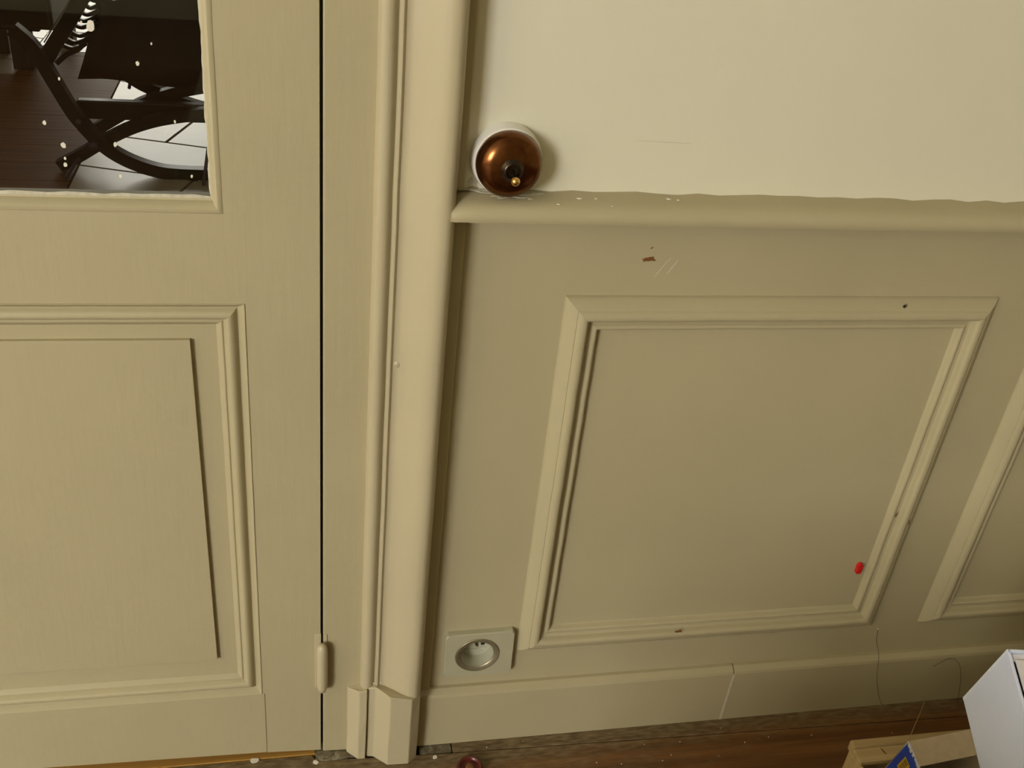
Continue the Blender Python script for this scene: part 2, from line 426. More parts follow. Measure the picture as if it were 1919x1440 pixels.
# front board has a kinked far edge: build it as one prism
poly = [(-0.60, -0.147), (1.30, -0.147), (1.30, jj(1.30)), (0.0, jj(0.0)), (-0.024, -0.0250), (-0.148, -0.0200), (-0.153, -0.0115), (-0.60, -0.0105)]
n = len(poly)
mesh('floorboard', [(x, y, -0.024) for x, y in poly] + [(x, y, 0) for x, y in poly],
     [tuple(range(n)), tuple(range(n, 2 * n))] + [(i, (i + 1) % n, n + (i + 1) % n, n + i) for i in range(n)], 'floor', fl)
board(1.3015, XR, -0.147, jj); board(XL, -0.6015, -0.147, -0.0225)
for a, b in zip(edges[:-1], edges[1:]):
    xs = sorted(random.uniform(XL + .3, XR - .3) for _ in range(2))
    for x0, x1 in zip([XL] + xs, xs + [XR]): board(x0 + .0007, x1 - .0007, b, a - .0015, dz=random.uniform(-.0008, 0))
box('threshold_board', (DL - 0.03, -0.0100, -0.024), (-0.1485, 0.10, 0.0006), 'threshold', fl, 0.001)
# boards of the next room run across the view; pale tiles on the right and at the back
random.seed(3)
y = 0.102
while y < 3.10:
    y2 = min(y + 0.135, 3.12)
    xs = [XL, random.uniform(-2.6, -1.2), -0.735] if y2 < 2.86 else [-1.065, -0.735]
    for x0, x1 in zip(xs[:-1], xs[1:]):
        box('floorboard', (x0, y, -0.024), (x1 - .0015, y2 - .002, random.uniform(-.001, 0)), 'next_floor', fl)
    y = y2
box('tile_bed', (-0.734, 0.102, -0.024), (XR, YN, -0.004), 'grout', fl)
box('tile_bed', (-1.066, 3.122, -0.024), (-0.735, YN, -0.004), 'grout', fl)
box('tile_bed', (XL, 2.81, -0.024), (-1.067, YN, -0.004), 'grout', fl)
def tiles(x0, x1, y0, y1, sx, sy, ang, g=0.010):
    """square tiles laid on a slightly turned grid and trimmed to the area"""
    ca, sa = math.cos(ang), math.sin(ang); cx, cy = x0, y0
    for i in range(-30, 40):
        for k in range(-30, 40):
            sq = [((i + a + .37 * (k % 3)) * sx + (g / 2 if a == 0 else -g / 2), (k + b) * sy + (g / 2 if b == 0 else -g / 2)) for a, b in ((0, 0), (1, 0), (1, 1), (0, 1))]
            P = [(cx + x * ca - y * sa, cy + x * sa + y * ca) for x, y in sq]
            def clip(P, f):
                o = []
                for p, q in zip(P, P[1:] + P[:1]):
                    fp, fq = f(p), f(q)
                    if fp >= 0: o.append(p)
                    if (fp >= 0) != (fq >= 0):
                        t = fp / (fp - fq); o.append((p[0] + (q[0] - p[0]) * t, p[1] + (q[1] - p[1]) * t))
                return o
            for f in (lambda p: p[0] - x0, lambda p: x1 - p[0], lambda p: p[1] - y0, lambda p: y1 - p[1]):
                if P: P = clip(P, f)
            if len(P) < 3: continue
            ar = abs(sum(a[0] * b[1] - a[1] * b[0] for a, b in zip(P, P[1:] + P[:1]))) / 2
            if ar < 0.002: continue
            n = len(P); z = random.uniform(-.0008, .0004)
            mesh('floor_tile', [(x, y, -.006) for x, y in P] + [(x, y, z) for x, y in P],
                 [tuple(range(n)), tuple(range(n, 2 * n))] + [(q, (q + 1) % n, n + (q + 1) % n, n + q) for q in range(n)], 'tile', fl)
tiles(-0.73, 1.4, 0.9, 3.4, 0.70, 0.257, math.radians(-17))
tiles(-1.064, -0.735, 3.125, 5.9, 0.70, 0.30, math.radians(-17))
tiles(-2.6, -1.068, 2.815, 5.9, 0.70, 0.30, math.radians(-17))
tiles(-0.73, 1.0, 3.41, 5.9, 0.70, 0.30, math.radians(-17))
# white spots of paint on the boards
random.seed(11)
for _ in range(15):
    x = random.uniform(0.05, 0.62); yy = random.uniform(-0.07, -0.018)
    blot('paint_spot', (x, yy), random.uniform(.0003, .0011), random.uniform(.0003, .0008), 'white_paint', fl, y=0.0, n=7, normal='z')
for x, yy, r in ((-0.0055, -0.0305, .0024), (-0.22, -0.012, .004), (-0.148, -0.0222, .003), (-0.33, -0.0125, .0016)):
    blot('paint_spot', (x, yy), r, r * .8, 'white_paint', fl, y=0.0, n=9, normal='z', th=.0012)

# ------------------------------------------------------------------ door frame and its casing
tj = tag(empty('trim_1'), 'flat cream door jamb beside the hinge', 'trim', kind='structure')
box('jamb_face', (-0.1394, DY, 0.0008), (-0.05, 0.10, 2.13), 'paint_v', tj, 0.0012)
box('jamb_stop', (-0.165, 0.036, 0.003), (-0.138, 0.10, 2.10), 'paint_v', tj)
box('jamb_face', (DL - 0.06, DY, 0.003), (DL - 0.003, 0.10, 2.13), 'paint_v', tj)
box('jamb_head', (DL - 0.06, DY, 2.075), (-0.05, 0.10, 2.13), 'paint_h', tj)
box('sill_piece', (-.1482, -.0185, -.02), (-.03, .095, .0006), 'grime', tj)
random.seed(4)
blot('filler_patch', (-.1280, -.0150), .0215, .0062, 'grime', tj, y=-.001, n=26, jag=.12, normal='z', th=.0022)
blot('filler_patch', (-.1370, -.0125), .0100, .0050, 'grime', tj, y=-.001, n=20, jag=.2, normal='z', th=.0036)

tc = tag(empty('trim_2'), 'moulded cream door casing with a rounded outer edge', 'trim', kind='structure')
cas = [(-.0972, -.006), (-.0968, -.0115), (-.0945, -.0170), (-.0910, -.0188), (-.0870, -.0184), (-.0842, -.0166), (-.0825, -.0138),
       (-.0813, -.0132), (-.0806, -.0150), (-.0795, -.0167), (-.0778, -.0170), (-.0765, -.0161), (-.0755, -.0148), (-.0735, -.0145),
       (-.0690, -.0156), (-.0600, -.0205), (-.0500, -.0272), (-.0430, -.0305), (-.0370, -.0318), (-.0325, -.0302), (-.0290, -.0260),
       (-.0274, -.0200), (-.0270, .0), (-.0270, .010), (-.0972, .010)]
v = []; f = []; n = len(cas); nz = 60
for i in range(nz + 1):
    z = 0.100 + (2.18 - 0.100) * i / nz
    wx = random.uniform(-.00025, .00025) if 0 < i < nz else 0; wy = random.uniform(-.0003, .0003)
    for k, (x, yy) in enumerate(cas): v.append((x + wx, yy + (wy if k < n - 4 else 0), z))
for i in range(nz):
    for k in range(n): f.append((i * n + k, i * n + (k + 1) % n, (i + 1) * n + (k + 1) % n, (i + 1) * n + k))
f.append(tuple(range(n))); f.append(tuple(range(nz * n, nz * n + n)))
mesh('casing_moulding', v, f, 'paint_casing', tc, 40)
box('casing_moulding', (DL - .115, -.03, 0), (DL - .045, .0, 2.18), 'paint_casing', tc, .006)
box('casing_moulding', (DL - .115, -.03, 2.115), (-.0288, .0, 2.185), 'paint_casing', tc, .006)
for z0, z1, fx in ((.0925, .7015, -.0142), (.7210, 2.18, -.0182)):
    box('casing_fillet', (-.0262, -.0050, z0), (fx, .0, z1), 'paint_v', tc, .0012)
me = bpy.data.meshes.new('paint_lump'); bm = bmesh.new(); bmesh.ops.create_uvsphere(bm, u_segments=16, v_segments=10, radius=.0042)
bmesh.ops.scale(bm, vec=(1, .55, 1), verts=bm.verts); bmesh.ops.translate(bm, vec=(-.0705, -.0140, .5515), verts=bm.verts); bm.to_mesh(me); bm.free()
link('paint_lump', me, 'paint_casing', tc, 60)
# plinth block: two bevelled blocks with a dirty joint between them
def prism(name, plan, tops, z0, m, parent, bev=0.0012, wob=0.0):
    n = len(plan); me = bpy.data.meshes.new(name); bm = bmesh.new()
    lo = [bm.verts.new((x, y, z0)) for x, y in plan]
    mid = [[bm.verts.new((x + random.uniform(-wob, wob), y + random.uniform(-wob, wob), z0 + (t - z0) * q)) for (x, y), t in zip(plan, tops)] for q in (.3, .6)]
    hi = [bm.verts.new((x, y, t)) for (x, y), t in zip(plan, tops)]
    rows = [lo] + mid + [hi]
    for a, b in zip(rows[:-1], rows[1:]):
        for i in range(n): bm.faces.new((a[i], a[(i + 1) % n], b[(i + 1) % n], b[i]))
    bm.faces.new(lo); bm.faces.new(hi)
    bmesh.ops.recalc_face_normals(bm, faces=bm.faces)
    bmesh.ops.bevel(bm, geom=list(bm.edges), offset=bev, segments=2, affect='EDGES', profile=.5)
    bm.to_mesh(me); bm.free(); return link(name, me, m, parent)
pb = prism('plinth_block', [(-.1120, -.006), (-.1112, -.0115), (-.0985, -.0222), (-.0897, -.0224), (-.0895, .004), (-.1120, .004)],
           [.112, .113, .117, .118, .118, .112], -.001, 'paint_casing', tc, .0010, .0006)
pb2 = prism('plinth_block', [(-.0889, -.0185), (-.0800, -.0205), (-.0640, -.0345), (-.0390, -.0355), (-.0285, -.0265), (-.0255, -.006), (-.0255, .004), (-.0889, .004)],
            [.1185, .1195, .1170, .1120, .1085, .1080, .108, .1185], -.001, 'paint_casing', tc, .0010, .0006)
blot('filler_bead', (-.0800, .121), .012, .0022, 'white_plaster', tc, y=-.0128, n=16, jag=.5, th=.002)

# ------------------------------------------------------------------ chair rail, skirting
tr = tag(empty('trim_3'), 'rounded cream chair rail between plaster and wainscot', 'trim', kind='structure')
rp = [(0.006, .7045), (-.0300, .7020), (-.0338, .7030), (-.0350, .7062), (-.0346, .7105), (-.0322, .7150), (-.0275, .7180), (-.0200, .7198), (-.0100, .7208), (0.0, .7212), (.006, .7214)]
v = []; f = []; n = len(rp)
xs = [-.0325, -.0310, -.0285, -.0245, -.0190, -.0120] + [i * .02 for i in range(0, 130)] + [XR]
for i, x in enumerate(xs):
    q = max(0.0, min(1.0, (x + .0335) / .030)); q = math.sqrt(1 - (1 - q) ** 2)      # rounded free end
    wz = random.uniform(-.0003, .0003); wy = random.uniform(-.0003, .0003); wb_ = random.uniform(-.0012, .0012)
    for k, (yy, z) in enumerate(rp):
        top = 4 <= k <= 8
        zz = .7085 + (z - .7085) * (.05 + .95 * q) if (k >= 4 and q < 1) else z
        v.append((x, yy * (1 if k == 0 or k == n - 1 else (.93 + .07 * q)) + (wy if 0 < k < n - 1 else 0), zz + (wz if k < 8 else wb_ if q >= 1 else 0)))
for i in range(len(xs) - 1):
    for k in range(n): f.append((i * n + k, i * n + (k + 1) % n, (i + 1) * n + (k + 1) % n, (i + 1) * n + k))
f.append(tuple(range(n))); f.append(tuple(range((len(xs) - 1) * n, len(xs) * n)))
mesh('rail_moulding', v, f, 'paint_h', tr, 50)
random.seed(5)
for x, yy, s in ((.075, -.012, 1), (.083, -.016, 1.4), (.098, -.015, .8), (.135, -.010, 1.0), (.168, -.012, 1.4), (.176, -.014, .8), (.195, -.012, .9), (.062, -.026, .9), (.110, -.028, .6)):
    z = .7206 if yy > -.011 else .7202 if yy > -.02 else .7185
    blot('paint_fleck', (x, yy), .0016 * s, .0009 * s, 'white_paint', tr, y=z, n=7, normal='z', th=.0006)
# crumbled filler under and beside the switch
for x, yy, rx, ry in ((-.008, -.003, .012, .003), (.004, -.008, .010, .004), (.020, -.0135, .012, .0035), (.034, -.010, .009, .003), (.043, -.007, .006, .0025), (.012, -.0175, .003, .0012), (.031, -.0165, .004, .0012), (.038, -.0185, .0022, .001)):
    blot('filler_crumb', (x, yy), rx, ry, 'white_plaster', tr, y=.7213 if yy > -.006 else .7209 if yy > -.012 else .7204 if yy > -.0165 else .7201, n=18, jag=.55, normal='z', th=.0005)
blot('filler_crumb', (-.0100, .7270), .0050, .0060, 'white_plaster', wf, y=0.0, n=16, jag=.4, th=.0004)
blot('filler_crumb', (-.0105, .7222), .0040, .0018, 'kraft', wf, y=0.0, n=12, jag=.4, th=.0005)

bs = tag(empty('baseboard_front'), 'low cream skirting board with a scarf joint', 'baseboard', kind='structure')
bp = [(.006, .0006), (-.0120, .0006), (-.0122, .0845), (-.0112, .0885), (-.0045, .0925), (0.006, .0930)]
def skirting(x0, x1, s0, s1, m='paint_h'):
    v = [(x0 + (s0 * (z / .093)), y, z) for y, z in bp] + [(x1 + (s1 * (z / .093)), y, z) for y, z in bp]
    n = len(bp); f = [tuple(range(n)), tuple(range(n, 2 * n))] + [(i, (i + 1) % n, n + (i + 1) % n, n + i) for i in range(n)]
    return mesh('skirting_board', v, f, m, bs)
skirting(-.0262, .3725, 0, 0.0005); skirting(.3738, XR, 0.0005, 0)
mesh('joint_filler', [(.3720, -.0125, .001), (.3748, -.0125, .001), (.3752, -.0127, .084), (.3728, -.0127, .084), (.372, -.010, .001), (.3748, -.010, .001), (.3752, -.010, .084), (.3728, -.010, .084)],
     HF, 'scratch', bs)

# ------------------------------------------------------------------ wainscot panels
wp = chaikin([(0, 0), (.0008, .0030), (.0070, .0085), (.0112, .0115), (.0120, .0108), (.0130, .0124), (.0165, .0142), (.0200, .0142), (.0226, .0126),
              (.0240, .0066), (.0250, .0054), (.0284, .0054), (.0292, .0047), (.0300, .0066), (.0325, .0072), (.0346, .0062), (.0362, .0010), (.0400, -.0016)], 1)
def panel(x0, x1, z0, z1, parent):
    a, b, c, d = (x0, 0, z0), (x1, 0, z0), (x1, 0, z1), (x0, 0, z1)
    moulding('panel_moulding', a, b, (0, 0, 1), wp, 'paint_h', parent, wob=.0002)
    moulding('panel_moulding', b, c, (-1, 0, 0), wp, 'paint_v', parent, wob=.0002)
    moulding('panel_moulding', c, d, (0, 0, -1), wp, 'paint_h', parent, wob=.0002)
    moulding('panel_moulding', d, a, (1, 0, 0), wp, 'paint_v', parent, wob=.0002)
panel(.0874, .5541, .1454, .6170, wf)
panel(.6204, 1.0871, .1454, .6170, wf)
panel(1.1535, 1.6202, .1454, .6170, wf)
blot('nail_hole', (.4405, .6115), .0018, .0018, 'dark_hole', wf, y=-.0118, n=10, jag=.1, th=.0006)
blot('paint_chip', (.1629, .6553), .0060, .0026, 'chip_wood', wf, y=0, n=14, jag=.55, th=.0003)
blot('paint_chip', (.1645, .6668), .0016, .0006, 'chip_wood', wf, y=0, n=8, jag=.5, rot=.4, th=.0003)
blot('paint_chip', (.2835, .1690), .0048, .0016, 'chip_wood', wf, y=-.0120, n=12, jag=.5, th=.0006)
blot('paint_chip', (.5205, .3360), .0012, .0034, 'chip_wood', wf, y=-.0121, n=10, jag=.5, th=.0006)
blot('paint_chip', (.5420, .3230), .0010, .0030, 'chip_wood', wf, y=-.0112, n=10, jag=.5, th=.0006)
for c, rx, rz, ro in (((.1765, .6435), .0105, .0004, 1.0), ((.1905, .6500), .0052, .0005, 1.08), ((.1870, .6445), .0045, .0005, 1.05), ((.1835, .6540), .0040, .0004, .9), ((.0895, .5995), .0016, .0008, .2)):
    blot('scratch', c, rx, rz, 'scratch', wf, y=0 if c[0] > .1 else -.004, n=10, jag=.3, rot=ro, th=.0002)
blot('wall_scuff', (.160, .7690), .022, .00035, 'wall_line', wf, y=0.0, n=12, jag=.4, rot=-.02, th=.00015)

# ------------------------------------------------------------------ the door
d1 = tag(empty('door_1'), 'cream panelled door with one glazed upper light', 'door', kind='structure')
DT = .036                                            # leaf thickness behind DY
ZB0, ZB1 = .0050, .0255                              # worn lower edge runs uphill to the left
def zbot(x): return ZB0 + (DR - x) / (DR + .50) * (ZB1 - ZB0) if x > -.5 else ZB1
def slab(name, x0, x1, z0, z1, m, bev=.0008):
    y0, y1 = DY, DY + DT
    zl, zr = (z0(x0), z0(x1)) if callable(z0) else (z0, z0)
    return hexa(name, [(x0, y0, zl), (x1, y0, zr), (x1, y1, zr), (x0, y1, zl), (x0, y0, z1), (x1, y0, z1), (x1, y1, z1), (x0, y1, z1)], m, d1, bev)
PX0, PX1, PZ0, PZ1 = -.860, -.2085, .1105, .6110     # lower panel opening
GX1, GZ0, GZ1, GX0 = -.2225, .6967, 1.93, -.846      # glazed opening
def plate(name, poly, m):
    n = len(poly)
    return mesh(name, [(x, DY, z) for x, z in poly] + [(x, DY + DT, z) for x, z in poly],
                [tuple(range(n)), tuple(range(n, 2 * n))] + [(i, (i + 1) % n, n + (i + 1) % n, n + i) for i in range(n)], m, d1)
plate('stile', [(-.2046, zbot(-.2046)), (DR, zbot(DR)), (DR, 2.07), (GX1, 2.07), (GX1, GZ0), (-.2046, GZ0), (-.2046, PZ1), (PX1, PZ1), (PX1, PZ0), (-.2046, PZ0)], 'paint_v')
slab('stile', DL, -.864, zbot, 2.07, 'paint_v')
slab('bottom_rail', -.8635, -.2049, zbot, PZ0, 'paint_v')
slab('lock_rail', -.8635, -.2046, PZ1, GZ0, 'paint_v', .0001)
slab('top_rail', -.8635, -.2049, GZ1, 2.07, 'paint_h')
slab('stile_edge', -.8640, -.846, GZ0 - .001, GZ1 + .001, 'paint_v', .0005); slab('stile_edge', -.8640, -.860, PZ0 - .001, PZ1 + .001, 'paint_v', .0003)
box('panel_board', (-.8635, DY + .0105, .10), (-.2049, DY + .022, .62), 'paint_v', d1)
field = hexa('raised_field', [(-.812, DY + .006, .1635), (-.2545, DY + .006, .1635), (-.2545, DY + .012, .1635), (-.812, DY + .012, .1635),
                              (-.812, DY + .006, .5713), (-.2572, DY + .006, .5713), (-.2572, DY + .012, .5713), (-.812, DY + .012, .5713)], 'paint_v', d1, .0004)
dp = chaikin([(-.0006, .0008), (.0006, .0006), (.0048, -.0055), (.0060, -.0068), (.0072, -.0058), (.0095, -.0022), (.0130, -.0008), (.0160, -.0020), (.0180, -.0058),
              (.0188, -.0072), (.0200, -.0060), (.0218, -.0066), (.0255, -.0104)], 1)
def frame4(name, x0, x1, z0, z1, prof, y, back):
    a, b, c, d = (x0, y, z0), (x1, y, z0), (x1, y, z1), (x0, y, z1)
    for p, q, n, m in ((a, b, (0, 0, 1), 'paint_h'), (b, c, (-1, 0, 0), 'paint_v'), (c, d, (0, 0, -1), 'paint_h'), (d, a, (1, 0, 0), 'paint_v')):
        moulding(name, p, q, n, prof, m, d1, back=back, wob=.00012)
frame4('panel_moulding', PX0, PX1, PZ0, PZ1, dp, DY, .016)
gp = [(-.0004, .0002), (.0004, .0007), (.0036, .0006), (.0062, -.0022), (.0078, -.0090), (.0092, -.0096)]
frame4('glazing_bead', GX0, GX1, GZ0, GZ1, gp, DY, .024)
pane = box('glass_pane', (GX0 + .006, DY + .0105, GZ0 + .006), (GX1 - .006, DY + .0135, GZ1 - .006), 'glass', d1)
# ragged line of putty and paint along the glass
def ragged(name, a, b, along, wd, m):
    v = []; n = 40
    for i in range(n + 1):
        t = i / n; p = a + (b - a) * t; e = wd * random.uniform(.4, 1.0)
        if along == 'x': v += [(p, DY + .0098, GZ0 + .0085), (p, DY + .0104, GZ0 + .0085 + e)]
        else: v += [(GX1 - .0085, DY + .0098, p), (GX1 - .0085 - e, DY + .0104, p)]
    f = [(2 * i, 2 * i + 2, 2 * i + 3, 2 * i + 1) for i in range(n)]
    return mesh(name, v, f, m, d1)
def putty(name, a, b, along, wd, m):
    o = ragged(name, a, b, along, wd, m); md = o.modifiers.new('thickness', 'SOLIDIFY'); md.thickness = .0006; return o
putty('putty_line', -.80, -.231, 'x', .0045, 'white_plaster'); putty('putty_line', .70, 1.0, 'z', .0022, 'white_plaster')
random.seed(21)
# white specks of paint on the glass: (x, z, radius) in the plane of the pane
from_px = [(-.3117, .8420, .0042), (-.3180, .8443, .0012), (-.2932, .8640, .0028), (-.3960, .7990, .0016), (-.3895, .7600, .0016), (-.3543, .7660, .0018),
           (-.3425, .7480, .0026), (-.2805, .8155, .0018), (-.3425, .7372, .0014), (-.3430, .7320, .0018), (-.3033, .7500, .0020), (-.3020, .7235, .0018),
           (-.2560, .7705, .0012), (-.2640, .7600, .0012), (-.2390, .8850, .0014), (-.3390, .8010, .0012), (-.3430, .8350, .0010), (-.2460, .7250, .0014), (-.2690, .8310, .0010)]
for x, z, r in from_px:
    blot('paint_speck', (x, z), r * .72, r, 'white_paint', pane, y=DY + .0105, n=9, jag=.18, th=.0005)
# hinge
hg = lathe('hinge', [(.0012, .1155), (.0042, .1165), (.0058, .1225), (.0062, .132), (.0062, .176), (.0058, .184), (.0040, .189), (.0012, .1905)], (-.1405, DY - .0075, 0), 'paint_casing', d1, 20, 'z', 60)
box('hinge_leaf', (-.1485, DY - .0012, .1150), (-.1415, DY + .002, .2000), 'paint_casing', hg, .0006)
box('hinge_leaf', (-.1388, DY - .0010, .1150), (-.1350, DY + .002, .1985), 'paint_casing', hg, .0004)

# ------------------------------------------------------------------ light switch
SX, SZ = .0162, .7505
sw = tag(empty('light_switch', (SX, 0, SZ)), 'round toggle switch with copper dome on white porcelain base above the chair rail', 'switch')
lathe('porcelain_base', [(.0314, -.0004), (.0314, .004), (.0306, .0062), (.0308, .0105), (.0298, .0132), (.0275, .0138), (.0, .0138)], (0, 0, 0), 'porcelain', sw, 64, cap=False)
lathe('copper_cover', [(.0286, .0132), (.0288, .0170), (.0282, .0215), (.0262, .0258), (.0225, .0290), (.0175, .0312), (.0120, .0325), (.0070, .0330), (0, .0330)], (0, 0, 0), 'copper', sw, 64, cap=False)
lathe('collar', [(.0104, .0320), (.0098, .0333), (.0086, .0340), (.0078, .0352), (.0068, .0362), (.0058, .0362), (.0052, .0352), (.0050, .0338), (0, .0334)], (0, 0, 0), 'black_brass', sw, 40, cap=False)
tg = tube('toggle', [(0, -.031, 0), (-.0002, -.040, -.0012), (-.0004, -.0490, -.0024)], .0016, 'black_brass', sw, 10, 3)
me = bpy.data.meshes.new('toggle_ball'); bm = bmesh.new(); bmesh.ops.create_uvsphere(bm, u_segments=20, v_segments=14, radius=.0039)
bmesh.ops.translate(bm, vec=(-.0005, -.0510, -.0027), verts=bm.verts); bm.to_mesh(me); bm.free()
link('toggle_ball', me, 'brass', tg, 60)

# ------------------------------------------------------------------ socket outlet
so = tag(empty('socket_outlet', (SO[0], 0, SO[1])), 'square pale grey wall socket with a round recessed well, low beside the door casing', 'socket')
N = 64
def sqr(h, hz, rad):
    out = []
    for i in range(N):
        a = 2 * math.pi * (i + .5) / N; c, s = math.cos(a), math.sin(a)
        k = min(h / abs(c) if abs(c) > 1e-6 else 9, hz / abs(s) if abs(s) > 1e-6 else 9)
        x, z = c * k, s * k
        # round the corner
        ex, ez = abs(x) - (h - rad), abs(z) - (hz - rad)
        if ex > 0 and ez > 0:
            L = math.hypot(ex, ez); q = rad / L
            x = math.copysign(h - rad + ex * q, x); z = math.copysign(hz - rad + ez * q, z)
        out.append((x, z))
    return out
def circ(r): return [(r * math.cos(2 * math.pi * (i + .5) / N), r * math.sin(2 * math.pi * (i + .5) / N)) for i in range(N)]
PCX, PCZ = .0024, -.0004; ca, sa = math.cos(.02), math.sin(.02)
def off(P): return [(x * ca - z * sa + PCX, x * sa + z * ca + PCZ) for x, z in P]
loops = [(off(sqr(.0408, .0345, .004)), 0.0), (off(sqr(.0408, .0345, .004)), -.0066), (off(sqr(.0398, .0335, .0035)), -.0080), (circ(.0265), -.0080), (circ(.0262), -.002)]
v = []; f = []
for P, yy in loops: v += [(x, yy, z) for x, z in P]
for k in range(len(loops) - 1):
    for i in range(N): f.append((k * N + i, k * N + (i + 1) % N, (k + 1) * N + (i + 1) % N, (k + 1) * N + i))
mesh('face_plate', v, f, 'plastic_grey', so, 35)
lathe('trim_ring', [(.0264, .0030), (.0262, .0086), (.0256, .0092), (.0210, .0080), (.0200, .0072), (.0196, .0060)], (0, 0, 0), 'ring_metal', so, 64, cap=False)
wl = lathe('well', [(.0197, .0070), (.0195, .0020), (.0190, -.0092), (.0182, -.0098), (0, -.0098)], (0, 0, 0), 'well', so, 64, cap=False)
lathe('earth_pin', [(.0023, -.0098), (.0023, .0015), (.0016, .0030), (.0, .0034)], (0, 0, .0102), 'pin', so, 20, cap=False)
for x in (-.0095, .0095): lathe('pin_hole', [(.0026, -.0096), (.0024, -.0094), (0, -.0094)], (x, 0, .0), 'dark_hole', wl, 20, cap=False)
box('shutter_line', (-.013, .0090, -.0075), (.013, .0098, -.0069), 'pin', wl)

# ------------------------------------------------------------------ small things on wall and floor
rd = mesh('red_peg', *(lambda V, F: (V, F))(*(lambda: (
    [(x + c * r, -.0016 - (.0030 if k == 0 else 0) + (.0018 if k else -.0002) - .0002 + s * r * 0, z + s * r) for k in (0, 1) for (x, z, r, c, s) in
     [(.5050 + .0004 * math.sin(a), .2455 + (.0052 if math.sin(a) > 0 else -.0058), .0032, math.cos(a), math.sin(a) if math.sin(a) > 0 else math.sin(a) * .25) for a in [2 * math.pi * i / 24 for i in range(24)]]],
    [tuple(range(24)), tuple(range(24, 48))] + [(i, (i + 1) % 24, 24 + (i + 1) % 24, 24 + i) for i in range(24)]))()), 'red', None, 40)
tag(rd, 'small red plastic peg stuck on the wainscot panel, low beside its right moulding', 'peg')
cp = tag(empty('round_cap', (.0335, -.0535, 0)), 'dark red round cap lying on the floorboards below the socket', 'cap')
lathe('cap_body', [(.0150, .0), (.0158, .004), (.0150, .0080), (.0136, .0092), (.0118, .0084), (.0108, .0050), (0, .0046)], (0, 0, 0), 'red_brown', cp, 40, 'z', 50, cap=False)
lathe('cap_centre', [(.0055, .0046), (.0052, .0072), (.0038, .0080), (0, .0080)], (0, 0, 0), 'chip_wood', cp, 24, 'z', 50, cap=False)
tag(tube('thread', [(.5668, -.0008, .1345), (.5682, -.0040, .118), (.5725, -.0135, .0985), (.5830, -.0140, .055), (.6010, -.0160, .012), (.6120, -.0300, .0006)], .00028, 'hair'),
    'long dark thread hanging down the skirting from a white spot below the panel', 'thread')
blot('paint_spot', (.5668, .1352), .0012, .0012, 'white_paint', wf, y=0, n=8, jag=.1, th=.0004)
tag(tube('thread', [(.662, -.0128, .070), (.6790, -.0150, .0850), (.6930, -.0165, .0800), (.7050, -.0165, .0600), (.7150, -.0165, .0300), (.7200, -.0190, .0006)], .00028, 'hair'),
    'curled dark thread looping against the skirting beside the white carton', 'thread')

# ------------------------------------------------------------------ pile of boxes at the right
U1 = Vector((.1365, .3102, -.9408)).normalized(); U2 = Vector((-.1851, -.925, -.3318)); U2 = (U2 - U1 * U2.dot(U1)).normalized(); U3 = U2.cross(U1) * -1
if U3.x < 0: U3 = -U3
# open pale wooden crate on the floor
cr = tag(empty('wooden_crate', (.467, -.138, 0)), 'low open crate of pale wood on the floor, under the cartons', 'crate')
CW, CDp, CH = .36, .335, .100
box('back_ledge', (.0, -.0300, CH - .006), (CW, -.0110, CH), 'crate', cr, .0008)
box('back_bead', (.0, -.0108, CH - .012), (CW, .0, CH + .003), 'crate', cr, .0022)
box('back_wall', (.0042, -.0080, .004), (CW - .0042, -.0010, CH - .0122), 'crate', cr)
box('side_wall', (.0, -CDp, .0002), (.0040, -.0112, CH - .0062), 'crate', cr, .0006)
box('side_wall', (CW - .004, -CDp, .0002), (CW, -.0112, CH - .0062), 'crate', cr, .0006)
box('front_wall', (.0042, -CDp, .0002), (CW - .0042, -CDp + .006, CH - .006), 'crate', cr, .0006)
box('crate_bottom', (.0042, -CDp + .0062, .0002), (CW - .0042, -.0082, .006), 'crate', cr)
blot('nail_mark', (.035, -.0180), .0010, .0042, 'chip_wood', cr, y=CH, n=10, jag=.3, rot=.3, normal='z', th=.0003)
# torn packaging box: brown inside, blue printed end
K = Vector((.4763, -.2078, .1850)); k3 = Vector((.9895, 0, .1445)); k2 = Vector((.0, -.95, -.312)); k2 = (k2 - k3 * k2.dot(k3)).normalized(); k1 = k2.cross(k3)
if k1.z > 0: k1 = -k1
bb = tag(empty('blue_box', K), 'torn brown cardboard box with blue printed end and yellow label in the crate', 'box')
Z0 = Vector((0, 0, 0)); LX, LY, LZ = .0720, .118, .088
obox('top_flap', Z0 + k3 * .0012, k3 * LX, k2 * .0275, k1 * .0014, 'kraft', bb, .0004)
obox('back_side', Z0 + k1 * .0015, k3 * LX, k2 * .0014, k1 * LZ, 'kraft', bb)
end_ = obox('blue_end', Z0 + k1 * .0004, k3 * .0010, k2 * LY, k1 * LZ, 'torn', bb)
tag(end_, 'blue printed end')
skin = obox('blue_print', Z0 + k1 * .0016 + k2 * .0016 - k3 * .0004, k3 * .0004, k2 * (LY - .004), k1 * (LZ - .004), 'blue', end_)
obox('front_side', Z0 + k2 * (LY - .0014) + k1 * .0015, k3 * LX, k2 * .0014, k1 * LZ, 'kraft', bb)
obox('right_side', Z0 + k3 * LX + k1 * .0015, k3 * .0014, k2 * LY, k1 * LZ, 'kraft', bb)
obox('box_bottom', Z0 + k1 * LZ, k3 * LX, k2 * LY, k1 * .0014, 'kraft', bb)
random.seed(9)
for i in range(16):    # torn white fibres along the upper edge of the printed end
    t = .003 + i * .0052
    obox('torn_edge', Z0 + k2 * t + k1 * .0006 - k3 * .0010, k3 * .0022, k2 * random.uniform(.003, .006), k1 * random.uniform(.0012, .0040), 'torn', end_)
lab0 = Z0 + k1 * .0200 + k2 * .0095 - k3 * .0006
